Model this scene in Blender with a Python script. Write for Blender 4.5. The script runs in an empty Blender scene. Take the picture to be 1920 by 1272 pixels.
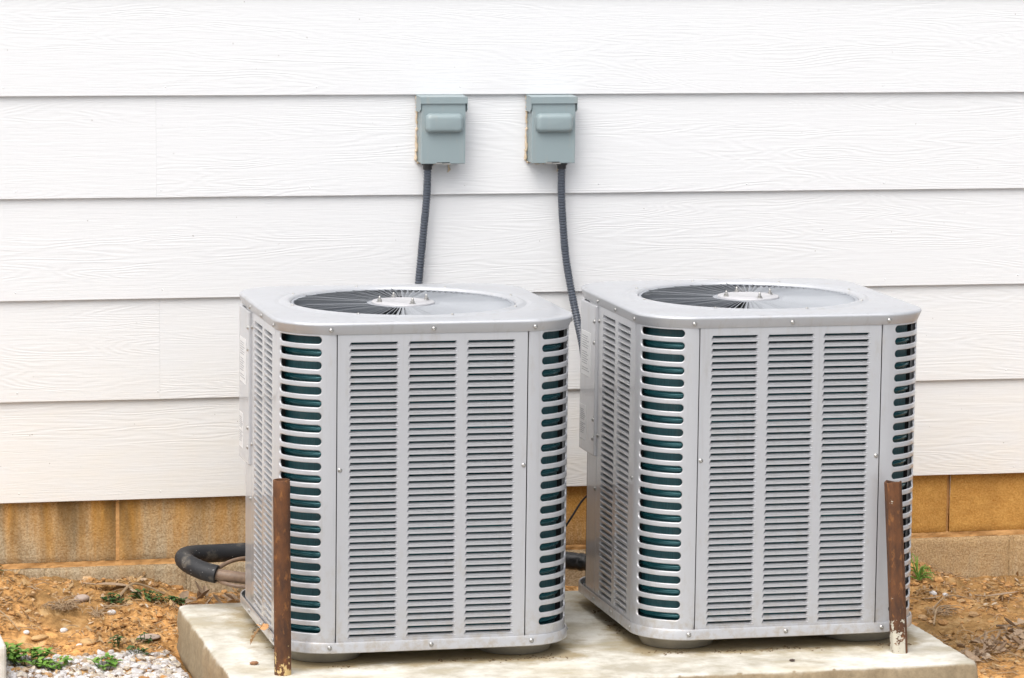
import bpy, bmesh, math, random
import numpy as np
from mathutils import Vector, Matrix
PI = math.pi
random.seed(7); rng = np.random.RandomState(5)
scn = bpy.context.scene
COL = scn.collection

# ------------------------------------------------------------------ camera
cam_d = bpy.data.cameras.new('camera'); cam = bpy.data.objects.new('camera', cam_d); COL.objects.link(cam)
cam_d.sensor_width = 36; cam_d.lens = 6919.8*36/1920; cam_d.clip_start = 0.1; cam_d.clip_end = 1000
yw, pt, rl = map(math.radians, (13.6623, -7.6726, 0.6931))
F = Vector((math.sin(yw)*math.cos(pt), math.cos(yw)*math.cos(pt), math.sin(pt)))
Rr = Vector((math.cos(yw), -math.sin(yw), 0)); U = Rr.cross(F)
R2 = Rr*math.cos(rl)+U*math.sin(rl); U2 = -Rr*math.sin(rl)+U*math.cos(rl)
M = Matrix((R2, U2, -F)).transposed().to_4x4(); M.translation = Vector((-1.3755, -9.798, 1.7756))
cam.matrix_world = M
scn.camera = cam

# ------------------------------------------------------------------ light: bright overcast
SUN_EL, SUN_AZ = 56, 216          # azimuth from +Y clockwise: from behind the camera
world = bpy.data.worlds.new('World'); scn.world = world; world.use_nodes = True
wn = world.node_tree; wn.nodes.clear()
sky = wn.nodes.new('ShaderNodeTexSky'); sky.sky_type = 'NISHITA'; sky.sun_disc = False
sky.sun_elevation = math.radians(SUN_EL); sky.sun_rotation = math.radians(SUN_AZ)
sky.air_density = 1.0; sky.dust_density = 6.0; sky.ozone_density = 1.0
hs = wn.nodes.new('ShaderNodeHueSaturation'); hs.inputs['Saturation'].default_value = 0.40
bg = wn.nodes.new('ShaderNodeBackground'); bg.inputs['Strength'].default_value = 0.15
wo = wn.nodes.new('ShaderNodeOutputWorld')
wn.links.new(sky.outputs[0], hs.inputs['Color']); wn.links.new(hs.outputs[0], bg.inputs[0]); wn.links.new(bg.outputs[0], wo.inputs[0])
sd = bpy.data.lights.new('sun', 'SUN'); sd.energy = 1.2; sd.angle = math.radians(70); sd.color = (1, .97, .92)
so = bpy.data.objects.new('sun', sd); COL.objects.link(so)
el, az = math.radians(SUN_EL), math.radians(SUN_AZ)
sv = Vector((math.sin(az)*math.cos(el), math.cos(az)*math.cos(el), math.sin(el)))
so.rotation_euler = sv.to_track_quat('Z', 'Y').to_euler()
vs = scn.view_settings; vs.view_transform = 'Standard'; vs.look = 'None'; vs.gamma = 1; vs.exposure = 0.37
vs.use_curve_mapping = False

# ------------------------------------------------------------------ helpers
def finish(o, parent=None, **kw):
    COL.objects.link(o)
    if parent is not None: o.parent = parent
    for k, v in kw.items(): o[k] = v
    return o
def mesh(name, vs_, fs, mat=None, smooth=False, mats=None, fm=None):
    me = bpy.data.meshes.new(name); me.from_pydata([tuple(v) for v in vs_], [], fs)
    if mats:
        for m in mats: me.materials.append(m)
        if fm is not None: me.polygons.foreach_set('material_index', fm)
    elif mat: me.materials.append(mat)
    if smooth: me.polygons.foreach_set('use_smooth', [True]*len(fs))
    me.update(); return me
def ob(name, me, parent=None, loc=(0, 0, 0), rot=(0, 0, 0), **kw):
    o = bpy.data.objects.new(name, me); o.location = loc; o.rotation_euler = rot
    return finish(o, parent, **kw)
def empty(name, loc, rz=0, **kw):
    o = bpy.data.objects.new(name, None); o.location = loc; o.rotation_euler = (0, 0, rz); o.empty_display_size = .1
    return finish(o, None, **kw)
class MB:
    def __init__(s): s.v = []; s.f = []; s.m = []
    def add(s, v, f, m=0):
        n = len(s.v); s.v += [tuple(p) for p in v]; s.f += [tuple(i+n for i in q) for q in f]; s.m += [m]*len(f)
    def box(s, x0, x1, y0, y1, z0, z1, m=0):
        s.add([(x, y, z) for z in (z0, z1) for y in (y0, y1) for x in (x0, x1)],
              [(0, 2, 3, 1), (4, 5, 7, 6), (0, 1, 5, 4), (2, 6, 7, 3), (0, 4, 6, 2), (1, 3, 7, 5)], m)
    def loft(s, rings, closed=True, cap0=False, cap1=False, m=0):
        n = len(rings[0]); v = [p for r in rings for p in r]; f = []
        for j in range(len(rings)-1):
            for i in range(n if closed else n-1):
                a = j*n+i; b = j*n+(i+1) % n; f.append((a, b, b+n, a+n))
        if cap0: f.append(tuple(range(n-1, -1, -1)))
        if cap1: f.append(tuple((len(rings)-1)*n+i for i in range(n)))
        s.add(v, f, m)
    def tube(s, pts, rad, n=12, cap=True, m=0, inner=None):
        pts = [Vector(p) for p in pts]; rings = []
        if not hasattr(rad, '__len__'): rad = [rad]*len(pts)
        up = None
        for i, p in enumerate(pts):
            t = (pts[min(i+1, len(pts)-1)]-pts[max(i-1, 0)]).normalized()
            if up is None:
                up = Vector((0, 0, 1)) if abs(t.z) < .9 else Vector((0, 1, 0))
            a = t.cross(up).normalized(); b = a.cross(t).normalized(); up = b
            rings.append([p+(a*math.cos(2*PI*k/n)+b*math.sin(2*PI*k/n))*rad[i] for k in range(n)])
        s.loft(rings, True, cap, cap, m)
    def mesh(s, name, mat=None, smooth=False, mats=None):
        return mesh(name, s.v, s.f, mat, smooth, mats, s.m if mats else None)
def bevel(o, w=.002, seg=2):
    b = o.modifiers.new('bevel', 'BEVEL'); b.width = w; b.segments = seg; b.limit_method = 'ANGLE'; b.angle_limit = .6
    return o
def autosmooth(me, ang=35):
    me.polygons.foreach_set('use_smooth', [True]*len(me.polygons))
    try: me.set_sharp_from_angle(angle=math.radians(ang))
    except Exception: pass
    return me
def catmull(pts, k=8):
    pts = [Vector(p) for p in pts]; P = [pts[0]*2-pts[1]]+pts+[pts[-1]*2-pts[-2]]; out = []
    for i in range(1, len(P)-2):
        for j in range(k):
            t = j/k
            out.append(.5*((2*P[i])+(-P[i-1]+P[i+1])*t+(2*P[i-1]-5*P[i]+4*P[i+1]-P[i+2])*t*t+(-P[i-1]+3*P[i]-3*P[i+1]+P[i+2])*t**3))
    out.append(pts[-1]); return out

# ------------------------------------------------------------------ materials
class NT:
    def __init__(s, name):
        s.m = bpy.data.materials.new(name); s.m.use_nodes = True; s.t = s.m.node_tree
        s.b = s.t.nodes['Principled BSDF']
    def n(s, typ, **kw):
        nd = s.t.nodes.new(typ)
        for k, v in kw.items():
            if k.startswith('i_'): nd.inputs[k[2:].replace('_', ' ')].default_value = v
            else: setattr(nd, k, v)
        return nd
    def l(s, a, b): s.t.links.new(a, b)
    def pos(s, scale=(1, 1, 1), obj=False, rnd=False):
        if obj: src = s.n('ShaderNodeTexCoord').outputs['Object']
        else: src = s.n('ShaderNodeNewGeometry').outputs['Position']
        if rnd:
            oi = s.n('ShaderNodeObjectInfo'); sc = s.n('ShaderNodeVectorMath', operation='SCALE'); sc.inputs[0].default_value = (37, 11, 23)
            s.l(oi.outputs['Random'], sc.inputs['Scale']); ad = s.n('ShaderNodeVectorMath', operation='ADD')
            s.l(src, ad.inputs[0]); s.l(sc.outputs[0], ad.inputs[1]); src = ad.outputs[0]
        mp = s.n('ShaderNodeVectorMath', operation='MULTIPLY'); mp.inputs[1].default_value = scale
        s.l(src, mp.inputs[0]); return mp.outputs[0]
    def noise(s, vec, scale, detail=4, rough=.5, dist=0):
        nd = s.n('ShaderNodeTexNoise'); nd.inputs['Scale'].default_value = scale; nd.inputs['Detail'].default_value = detail
        nd.inputs['Roughness'].default_value = rough; nd.inputs['Distortion'].default_value = dist
        s.l(vec, nd.inputs['Vector']); return nd.outputs['Fac']
    def ramp(s, fac, stops):
        r = s.n('ShaderNodeValToRGB'); e = r.color_ramp.elements
        while len(e) < len(stops): e.new(.5)
        for k, (p, c) in enumerate(stops):
            e[k].position = p; e[k].color = (c, c, c, 1) if not hasattr(c, '__len__') else (*c, 1)
        s.l(fac, r.inputs[0]); return r.outputs[0]
    def mix(s, fac, a, b, blend='MIX'):
        m = s.n('ShaderNodeMix', data_type='RGBA', blend_type=blend)
        for sock, v in ((m.inputs[0], fac), (m.inputs[6], a), (m.inputs[7], b)):
            if hasattr(v, 'is_output'): s.l(v, sock)
            elif hasattr(v, '__len__'): sock.default_value = (*v, 1)
            else: sock.default_value = v
        return m.outputs[2]
    def math(s, op, a, b=None, clamp=False):
        m = s.n('ShaderNodeMath', operation=op, use_clamp=clamp)
        for i, v in enumerate((a, b)):
            if v is None: continue
            if hasattr(v, 'is_output'): s.l(v, m.inputs[i])
            else: m.inputs[i].default_value = v
        return m.outputs[0]
    def bump(s, h, strength=.3, dist=.01, prev=None):
        b = s.n('ShaderNodeBump'); b.inputs['Strength'].default_value = strength; b.inputs['Distance'].default_value = dist
        s.l(h, b.inputs['Height'])
        if prev: s.l(prev, b.inputs['Normal'])
        s.l(b.outputs[0], s.b.inputs['Normal']); return b.outputs[0]
    def set(s, **kw):
        for k, v in kw.items():
            sock = s.b.inputs[k.replace('_', ' ')]
            if hasattr(v, 'is_output'): s.l(v, sock)
            elif hasattr(v, '__len__'): sock.default_value = (*v, 1)
            else: sock.default_value = v
        return s.m
def simple(name, col, rough=.5, metal=0, **kw):
    t = NT(name); return t.set(Base_Color=col, Roughness=rough, Metallic=metal, **kw)

def m_siding():
    t = NT('white_fibre_cement')
    v = t.pos((1, 1, 1), rnd=True)
    sx = t.n('ShaderNodeVectorMath', operation='MULTIPLY'); sx.inputs[1].default_value = (.55, 1, 5.5); t.l(v, sx.inputs[0])
    big = t.noise(sx.outputs[0], 1.6, 3, .45, .35)
    # cathedral grain: contour lines of a stretched noise field
    ph = t.math('MULTIPLY', big, 210.0); w = t.math('SINE', ph)
    w = t.math('ADD', t.math('MULTIPLY', w, .5), .5)
    fx = t.n('ShaderNodeVectorMath', operation='MULTIPLY'); fx.inputs[1].default_value = (9, 1, 230); t.l(v, fx.inputs[0])
    fine = t.noise(fx.outputs[0], 1.0, 4, .6, .6)
    mx = t.n('ShaderNodeVectorMath', operation='MULTIPLY'); mx.inputs[1].default_value = (1.2, 1, 9); t.l(v, mx.inputs[0])
    mask = t.ramp(t.noise(mx.outputs[0], 1.0, 2), [(.42, 0.05), (.6, 1.0)])
    h = t.math('ADD', t.math('MULTIPLY', t.math('MULTIPLY', w, mask), .6), t.math('MULTIPLY', fine, 1.3))
    t.bump(h, .36, .0015)
    # clay dust and warm bounce light from the soil, painted into the lower boards
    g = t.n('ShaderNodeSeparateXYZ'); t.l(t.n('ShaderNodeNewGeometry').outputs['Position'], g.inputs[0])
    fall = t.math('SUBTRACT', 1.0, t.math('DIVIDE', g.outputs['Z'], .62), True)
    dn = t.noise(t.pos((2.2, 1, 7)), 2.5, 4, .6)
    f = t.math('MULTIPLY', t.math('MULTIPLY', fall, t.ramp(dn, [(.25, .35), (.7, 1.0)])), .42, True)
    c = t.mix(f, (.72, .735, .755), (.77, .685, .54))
    sp = t.noise(t.pos((1, 1, 1)), 95, 1, .5)
    c = t.mix(t.ramp(sp, [(.80, 0.0), (.825, .5)]), c, (.16, .12, .09))
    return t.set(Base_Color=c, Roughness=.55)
def m_metal(name='silver_enamel', col=(.50, .50, .515), rough=.30, metal=.62, coat=.5):
    t = NT(name)
    n1 = t.noise(t.pos((3, 3, .8)), 3, 4, .6); n2 = t.noise(t.pos((1, 1, 1)), 420, 2, .5)
    c = t.mix(t.ramp(n1, [(.3, 0.0), (.75, .35)]), col, tuple(k*.84 for k in col))
    dirt = t.noise(t.pos((6, 6, 2)), 5, 5, .7)
    c = t.mix(t.ramp(dirt, [(.56, 0.0), (.76, .32)]), c, (.38, .33, .25))
    run = t.noise(t.pos((9, 9, .5)), 6, 4, .65); c = t.mix(t.ramp(run, [(.56, 0.0), (.72, .22)]), c, (.34, .33, .31))
    sz = t.n('ShaderNodeSeparateXYZ'); t.l(t.n('ShaderNodeNewGeometry').outputs['Position'], sz.inputs[0])
    mud = t.n('ShaderNodeMapRange'); mud.inputs[1].default_value = -.06; mud.inputs[2].default_value = -.18; t.l(sz.outputs['Z'], mud.inputs[0])
    sp = t.ramp(t.noise(t.pos((1, 1, 1)), 46, 4, .7), [(.45, 0.0), (.68, .55)])
    c = t.mix(t.math('MULTIPLY', mud.outputs[0], sp), c, (.36, .28, .18))
    r = t.ramp(n1, [(.2, rough-.04), (.8, rough+.10)])
    t.bump(n2, .04, .001)
    return t.set(Base_Color=c, Roughness=r, Metallic=metal, Coat_Weight=coat, Coat_Roughness=.04)
def m_block():
    t = NT('clay_stained_concrete')
    p = t.pos((1, 1, 1))
    ag = t.noise(p, 210, 3, .65); md = t.noise(p, 22, 4, .6); lg = t.noise(p, 2.3, 3, .55)
    st = t.noise(t.pos((1, 1, .10)), 17, 3, .6)
    g = t.n('ShaderNodeSeparateXYZ'); t.l(t.n('ShaderNodeNewGeometry').outputs['Position'], g.inputs[0])
    z = g.outputs['Z']; x = g.outputs['X']
    grey = t.mix(t.ramp(ag, [(.30, 0.0), (.66, 1.0)]), (.24, .185, .11), (.56, .475, .34))
    orange = t.mix(t.ramp(t.math('ADD', t.math('MULTIPLY', ag, .6), t.math('MULTIPLY', md, .4)), [(.30, 0.0), (.68, 1.0)]), (.38, .165, .026), (.66, .36, .09))
    # clay wash: heavy high up, in drips downward, more on the right
    hi = t.math('MULTIPLY', t.math('ADD', z, .165), 5.0)
    xr = t.math('MULTIPLY', t.math('SUBTRACT', x, 1.15), .60)
    s = t.math('ADD', t.math('ADD', t.math('MULTIPLY', t.math('SUBTRACT', st, .5), 4.0), hi), xr)
    s = t.math('ADD', s, t.math('MULTIPLY', t.math('SUBTRACT', lg, .5), 1.5))
    low = t.n('ShaderNodeMapRange'); low.inputs[1].default_value = -.19; low.inputs[2].default_value = -.17; t.l(z, low.inputs[0])
    lowf = t.math('MAXIMUM', low.outputs[0], .42)
    f = t.math('MULTIPLY', t.ramp(t.math('MULTIPLY', t.math('ADD', s, 1.3), .4, True), [(.15, .12), (.75, .93)]), lowf)
    c = t.mix(f, grey, orange)
    brn = t.ramp(t.noise(t.pos((1, 1, .16)), 11, 3, .6), [(.46, 0.0), (.62, 1.0)])
    bx = t.n('ShaderNodeMapRange'); bx.inputs[1].default_value = .35; bx.inputs[2].default_value = -.2; t.l(x, bx.inputs[0])
    bz = t.n('ShaderNodeMapRange'); bz.inputs[1].default_value = -.19; bz.inputs[2].default_value = -.04; t.l(z, bz.inputs[0])
    bf = t.math('MULTIPLY', t.math('MULTIPLY', t.math('ADD', bx.outputs[0], .15, True), brn), t.math('ADD', t.math('MULTIPLY', bz.outputs[0], .6), .35))
    c = t.mix(t.math('MULTIPLY', bf, .72), c, (.12, .07, .022))
    h = t.math('ADD', t.math('MULTIPLY', ag, .7), t.math('MULTIPLY', md, .8))
    t.bump(h, .8, .004)
    return t.set(Base_Color=c, Roughness=.92, Specular_IOR_Level=.2)
def m_mortar():
    t = NT('clay_coated_mortar'); p = t.pos((1, 1, 1)); a = t.noise(p, 30, 4, .6)
    c = t.mix(a, (.36, .175, .05), (.74, .43, .18)); t.bump(a, .8, .006)
    return t.set(Base_Color=c, Roughness=.95)
def m_slab():
    t = NT('weathered_concrete'); p = t.pos((1, 1, 1))
    a = t.noise(p, 7, 6, .62); b = t.noise(t.pos((1, 2.2, 1)), 60, 4, .6); pit = t.noise(p, 150, 2, .5)
    c = t.mix(t.ramp(a, [(.38, 0.0), (.58, 1.0)]), (.40, .37, .30), (.65, .635, .58))
    c = t.mix(t.ramp(t.noise(t.pos((1.2, 2.5, 1)), 3.2, 5, .65), [(.48, 0.0), (.72, .55)]), c, (.40, .33, .19))
    c = t.mix(t.ramp(t.noise(p, 38, 3, .6), [(.60, 0.0), (.72, .35)]), c, (.36, .30, .20))
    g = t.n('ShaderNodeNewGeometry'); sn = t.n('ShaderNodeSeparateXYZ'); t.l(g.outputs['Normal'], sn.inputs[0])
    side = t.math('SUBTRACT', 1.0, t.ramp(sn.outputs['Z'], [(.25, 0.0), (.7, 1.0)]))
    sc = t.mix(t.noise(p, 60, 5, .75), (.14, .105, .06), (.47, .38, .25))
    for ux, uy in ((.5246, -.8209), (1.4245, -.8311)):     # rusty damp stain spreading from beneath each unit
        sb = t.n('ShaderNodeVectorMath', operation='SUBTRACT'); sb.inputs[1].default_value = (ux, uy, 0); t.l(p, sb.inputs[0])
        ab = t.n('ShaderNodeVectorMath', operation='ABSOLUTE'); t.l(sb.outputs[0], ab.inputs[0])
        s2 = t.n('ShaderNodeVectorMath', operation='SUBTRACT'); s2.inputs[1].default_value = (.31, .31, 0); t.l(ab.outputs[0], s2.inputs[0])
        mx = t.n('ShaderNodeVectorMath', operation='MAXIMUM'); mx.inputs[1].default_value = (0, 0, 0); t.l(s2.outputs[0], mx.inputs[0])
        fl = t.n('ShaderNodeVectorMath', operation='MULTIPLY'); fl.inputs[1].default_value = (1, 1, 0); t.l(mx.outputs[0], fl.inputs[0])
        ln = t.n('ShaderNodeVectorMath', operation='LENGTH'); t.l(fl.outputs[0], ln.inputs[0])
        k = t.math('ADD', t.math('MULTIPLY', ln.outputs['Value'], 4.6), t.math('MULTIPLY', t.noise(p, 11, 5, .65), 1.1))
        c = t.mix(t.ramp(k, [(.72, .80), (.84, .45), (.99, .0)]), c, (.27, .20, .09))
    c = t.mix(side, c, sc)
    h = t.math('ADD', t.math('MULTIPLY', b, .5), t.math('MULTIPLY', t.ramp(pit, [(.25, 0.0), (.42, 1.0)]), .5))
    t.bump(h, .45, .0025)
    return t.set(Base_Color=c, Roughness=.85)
def m_soil():
    t = NT('orange_clay_soil'); p = t.pos((1, 1, 1))
    a = t.noise(p, 5.5, 5, .62); b = t.noise(p, 34, 5, .7); c3 = t.noise(p, 140, 3, .6)
    c = t.mix(t.ramp(a, [(.34, 0.0), (.62, 1.0)]), (.38, .22, .085), (.68, .36, .13))
    c = t.mix(t.ramp(b, [(.38, .75), (.56, 0.0)]), c, (.17, .085, .03))
    c = t.mix(t.ramp(t.noise(p, 17, 5, .7), [(.54, 0.0), (.68, .65)]), c, (.72, .52, .28))
    d = t.ramp(t.noise(p, 2.1, 3, .6), [(.47, 0.0), (.60, .60)])
    c = t.mix(d, c, (.20, .125, .05))
    ln = t.n('ShaderNodeVectorMath', operation='LENGTH'); sub = t.n('ShaderNodeVectorMath', operation='SUBTRACT'); sub.inputs[1].default_value = (.8, 0, -.3)
    t.l(p, sub.inputs[0]); t.l(sub.outputs[0], ln.inputs[0]); sy = t.n('ShaderNodeSeparateXYZ'); t.l(p, sy.inputs[0])
    dd = t.math('MAXIMUM', ln.outputs['Value'], t.math('MULTIPLY', sy.outputs['Y'], -1.45))
    far = t.n('ShaderNodeMapRange'); far.inputs[1].default_value = 2.05; far.inputs[2].default_value = 2.5; t.l(dd, far.inputs[0])
    c = t.mix(far.outputs[0], c, t.mix(b, (.24, .24, .235), (.44, .44, .43)))
    t.bump(t.math('ADD', t.math('MULTIPLY', b, .8), t.math('MULTIPLY', c3, .4)), .9, .008)
    return t.set(Base_Color=c, Roughness=.95, Specular_IOR_Level=.15)
def m_rust(name, paint=False, z0=0):
    t = NT(name); p = t.pos((1, 1, .45), obj=True)
    a = t.noise(p, 26, 6, .7); b = t.noise(p, 90, 4, .6)
    c = t.mix(t.ramp(a, [(.32, 0.0), (.68, 1.0)]), (.042, .020, .012), (.155, .058, .018))
    c = t.mix(t.ramp(b, [(.58, 0.0), (.70, .7)]), c, (.27, .11, .03))
    oc = t.pos((1, 1, 1), obj=True); s = t.n('ShaderNodeSeparateXYZ'); t.l(oc, s.inputs[0])
    if paint:   # flaking white paint near the foot, on the face towards the yard
        m = t.n('ShaderNodeMapRange'); m.inputs[1].default_value = .115; m.inputs[2].default_value = .02; t.l(s.outputs['Z'], m.inputs[0])
        k = t.math('ADD', m.outputs[0], t.math('MULTIPLY', t.math('SUBTRACT', t.noise(oc, 42, 5, .7), .5), 3.6))
        xl = t.n('ShaderNodeMapRange'); xl.inputs[1].default_value = .0105; xl.inputs[2].default_value = .0095; t.l(s.outputs['X'], xl.inputs[0])
        f = t.math('MULTIPLY', t.ramp(k, [(.62, 0.0), (.66, 1.0)]), xl.outputs[0])
        c = t.mix(f, c, (.50, .47, .39))
    else:
        m = t.n('ShaderNodeMapRange'); m.inputs[1].default_value = .09; m.inputs[2].default_value = .0; t.l(s.outputs['Z'], m.inputs[0])
        k = t.math('ADD', t.math('MULTIPLY', m.outputs[0], .30), t.noise(oc, 75, 3, .6))
        c = t.mix(t.ramp(k, [(.74, 0.0), (.80, .9)]), c, (.62, .45, .20))
    t.bump(t.math('ADD', a, b), .6, .0025)
    return t.set(Base_Color=c, Roughness=.85, Metallic=.0)
def m_rubber():
    t = NT('black_foam_insulation'); p = t.pos((1, 1, 1))
    a = t.noise(p, 18, 5, .65); b = t.noise(p, 160, 2, .5)
    c = t.mix(t.ramp(a, [(.55, 0.0), (.72, .55)]), (.013, .014, .017), (.20, .175, .14))
    c = t.mix(t.ramp(b, [(.70, 0.0), (.74, .8)]), c, (.5, .5, .5))
    t.bump(t.noise(p, 60, 4, .6), .3, .002)
    return t.set(Base_Color=c, Roughness=.6)
def m_var(name, c1, c2, scale=30, rough=.8, bmp=.3, bd=.002, obj_rnd=False):
    t = NT(name); p = t.pos((1, 1, 1), rnd=obj_rnd); a = t.noise(p, scale, 4, .6)
    c = t.mix(t.ramp(a, [(.3, 0.0), (.7, 1.0)]), c1, c2); t.bump(a, bmp, bd)
    return t.set(Base_Color=c, Roughness=rough)
def m_island(name, stops, rough=.85):
    t = NT(name); g = t.n('ShaderNodeNewGeometry')
    c = t.ramp(g.outputs['Random Per Island'], stops)
    n = t.noise(t.pos((1, 1, 1)), 120, 3, .6); c = t.mix(t.ramp(n, [(.3, .35), (.7, 0.0)]), c, (.12, .08, .05))
    return t.set(Base_Color=c, Roughness=rough, Specular_IOR_Level=.25)

SIDING = m_siding(); METAL = m_metal('silver_enamel', (.515, .525, .552), .36, .34, .7); CAPM = m_metal('silver_enamel_cap', (.52, .535, .565), .42, .4, .25)
BLOCK = m_block(); MORTAR = m_mortar(); SLAB = m_slab(); SOIL = m_soil()
RUST = m_rust('rusty_iron'); RUSTP = m_rust('rusty_iron_flaking_paint', True); RUBBER = m_rubber()
BOXM = m_metal('grey_green_enamel', (.262, .328, .348), .42, 0.0, .1)
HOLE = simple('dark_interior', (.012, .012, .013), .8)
def m_coil():
    t = NT('teal_coated_coil'); f = t.noise(t.pos((1, 1, .02)), 420, 2, .5); a = t.noise(t.pos((1, 1, 1)), 14, 4, .7)
    c = t.mix(f, (.006, .035, .045), (.020, .090, .105)); c = t.mix(t.ramp(a, [(.55, 0.0), (.75, .5)]), c, (.09, .11, .10))
    t.bump(f, .6, .002); return t.set(Base_Color=c, Roughness=.5)
COIL = m_coil()
TUBE = simple('teal_tube', (.012, .085, .10), .22, .4)
SCREW = simple('bright_zinc', (.46, .455, .44), .35, .85)
FAN = simple('dark_fan_metal', (.06, .062, .066), .5, .4)
FINM = simple('silver_guard_fin', (.33, .35, .38), .65, .15)
HUBM = simple("white_enamel_disc", (.50, .50, .52), .35, .2)
FOOT = m_var('grey_plastic_foot', (.24, .23, .20), (.40, .37, .31), 12, .6, .1)
CONDUIT = simple('slate_grey_conduit', (.075, .088, .112), .30, 0)
CAULK = m_var('tan_caulk', (.50, .40, .27), (.68, .56, .42), 60, .8, .6)
STICK = simple('white_sticker', (.68, .69, .70), .35, 0)
INK = simple('grey_ink', (.30, .31, .33), .5, 0)
PIPE = m_var('tarnished_copper', (.13, .085, .06), (.27, .18, .12), 40, .5, .2)
WIRE = simple('black_wire', (.02, .02, .02), .5)
LEAF = m_island('dead_leaf', [(0.0, (.44, .32, .21)), (.3, (.62, .51, .39)), (.55, (.32, .22, .14)), (.8, (.70, .62, .51)), (1.0, (.50, .34, .20))])
CHIP = m_island('litter', [(0.0, (.20, .11, .045)), (.3, (.40, .25, .11)), (.6, (.48, .34, .18)), (.85, (.30, .17, .07)), (1.0, (.62, .55, .45))])
CLOD = m_island('clay_clods', [(0.0, (.42, .22, .08)), (.4, (.62, .34, .13)), (.75, (.34, .20, .09)), (1.0, (.66, .46, .26))], .95)
PEBBLE = m_island('white_pebbles', [(0.0, (.50, .49, .50)), (.4, (.72, .71, .71)), (.7, (.40, .37, .35)), (.85, (.66, .60, .50)), (1.0, (.36, .26, .17))], .7)
TWIG = m_island('dry_twig', [(0.0, (.36, .25, .15)), (.5, (.50, .38, .25)), (1.0, (.24, .16, .09))])
GREEN = m_island('fresh_green_leaf', [(0.0, (.07, .21, .025)), (.5, (.14, .32, .04)), (1.0, (.24, .42, .08))], .5)
DGREEN = m_island('dark_green_leaf', [(0.0, (.02, .075, .02)), (.5, (.035, .11, .03)), (1.0, (.07, .16, .04))], .55)
BLACKP = simple('black_plastic', (.02, .02, .023), .4)
WHITEC = m_var('pale_concrete', (.60, .57, .50), (.76, .74, .69), 40, .9, .6)

# ------------------------------------------------------------------ ground
def vnoise(x, y, seed=0):
    xi = np.floor(x).astype(np.int64); yi = np.floor(y).astype(np.int64); xf = x-xi; yf = y-yi
    def h(a, b):
        n = (a*374761393+b*668265263+seed*982451653) & 0x7fffffff
        n = ((n ^ (n >> 13))*1274126177) & 0x7fffffff
        return ((n ^ (n >> 16)) & 0xffff)/65535.0
    u = xf*xf*(3-2*xf); v = yf*yf*(3-2*yf)
    return (h(xi, yi)*(1-u)+h(xi+1, yi)*u)*(1-v)+(h(xi, yi+1)*(1-u)+h(xi+1, yi+1)*u)*v
def ground_z(x, y, rough=1.0):
    x = np.asarray(x, float); y = np.asarray(y, float)
    wx = [-50, -.6, -.402, -.316, -.114, -.056, .079, .263, 1.2, 2.1, 2.17, 2.21, 2.26, 2.34, 2.5, 3, 60]
    wz = [-.2, -.17, -.178, -.21, -.226, -.220, -.26, -.275, -.29, -.29, -.268, -.260, -.284, -.309, -.303, -.3, -.3]
    w = np.interp(x, wx, wz); t = np.clip(-y/.5, 0, 1); t = t*t*(3-2*t)
    z = w+(-.335-w)*t
    z = z+rough*((vnoise(x*6, y*6, 1)-.5)*.022+(vnoise(x*15, y*15, 2)-.5)*.014+(vnoise(x*38, y*38, 3)-.5)*.009+(vnoise(x*90, y*90, 4)-.5)*.005)
    z = z+rough*.012*np.maximum(0, vnoise(x*11, y*24, 9)-.55)
    # hollow beneath the slab and its left corner; keep the soil under the slab
    s = np.clip(np.minimum(np.minimum(x+.02, 1.89-x), np.minimum(y+1.45, -.33-y))/.05, 0, 1)
    return z*(1-s)+(-.36)*s
def axis(fine, lo, hi, out):
    a = list(np.arange(lo, hi, fine)); g = fine
    l = [lo]; r = [a[-1]]
    while l[-1] > -out: g *= 1.35; l.append(l[-1]-g)
    g = fine
    while r[-1] < out: g *= 1.35; r.append(r[-1]+g)
    return np.array(l[1:][::-1]+a+r[1:])
gx = axis(.006, -.75, 2.75, 300); gy = axis(.006, -1.35, .05, 300)
X, Y = np.meshgrid(gx, gy); Z = ground_z(X, Y, np.clip(1.6-np.maximum(0, -Y-1.5)*.1, 0, 1))
nx, ny = len(gx), len(gy)
V = np.stack([X, Y, Z], -1).reshape(-1, 3)
ii = (np.arange(ny-1)[:, None]*nx+np.arange(nx-1)[None]).ravel()
Q = np.stack([ii, ii+1, ii+1+nx, ii+nx], 1)
gm = bpy.data.meshes.new('ground'); gm.vertices.add(len(V)); gm.vertices.foreach_set('co', V.ravel())
gm.loops.add(Q.size); gm.loops.foreach_set('vertex_index', Q.ravel().astype(np.int32))
gm.polygons.add(len(Q)); gm.polygons.foreach_set('loop_start', np.arange(0, Q.size, 4, dtype=np.int32))
gm.polygons.foreach_set('use_smooth', np.ones(len(Q), bool))
gm.materials.append(SOIL); gm.update(calc_edges=True); gm.validate()
ob('ground', gm, kind='structure')
def gz(x, y): return float(ground_z(x, y, 1.0))

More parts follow.
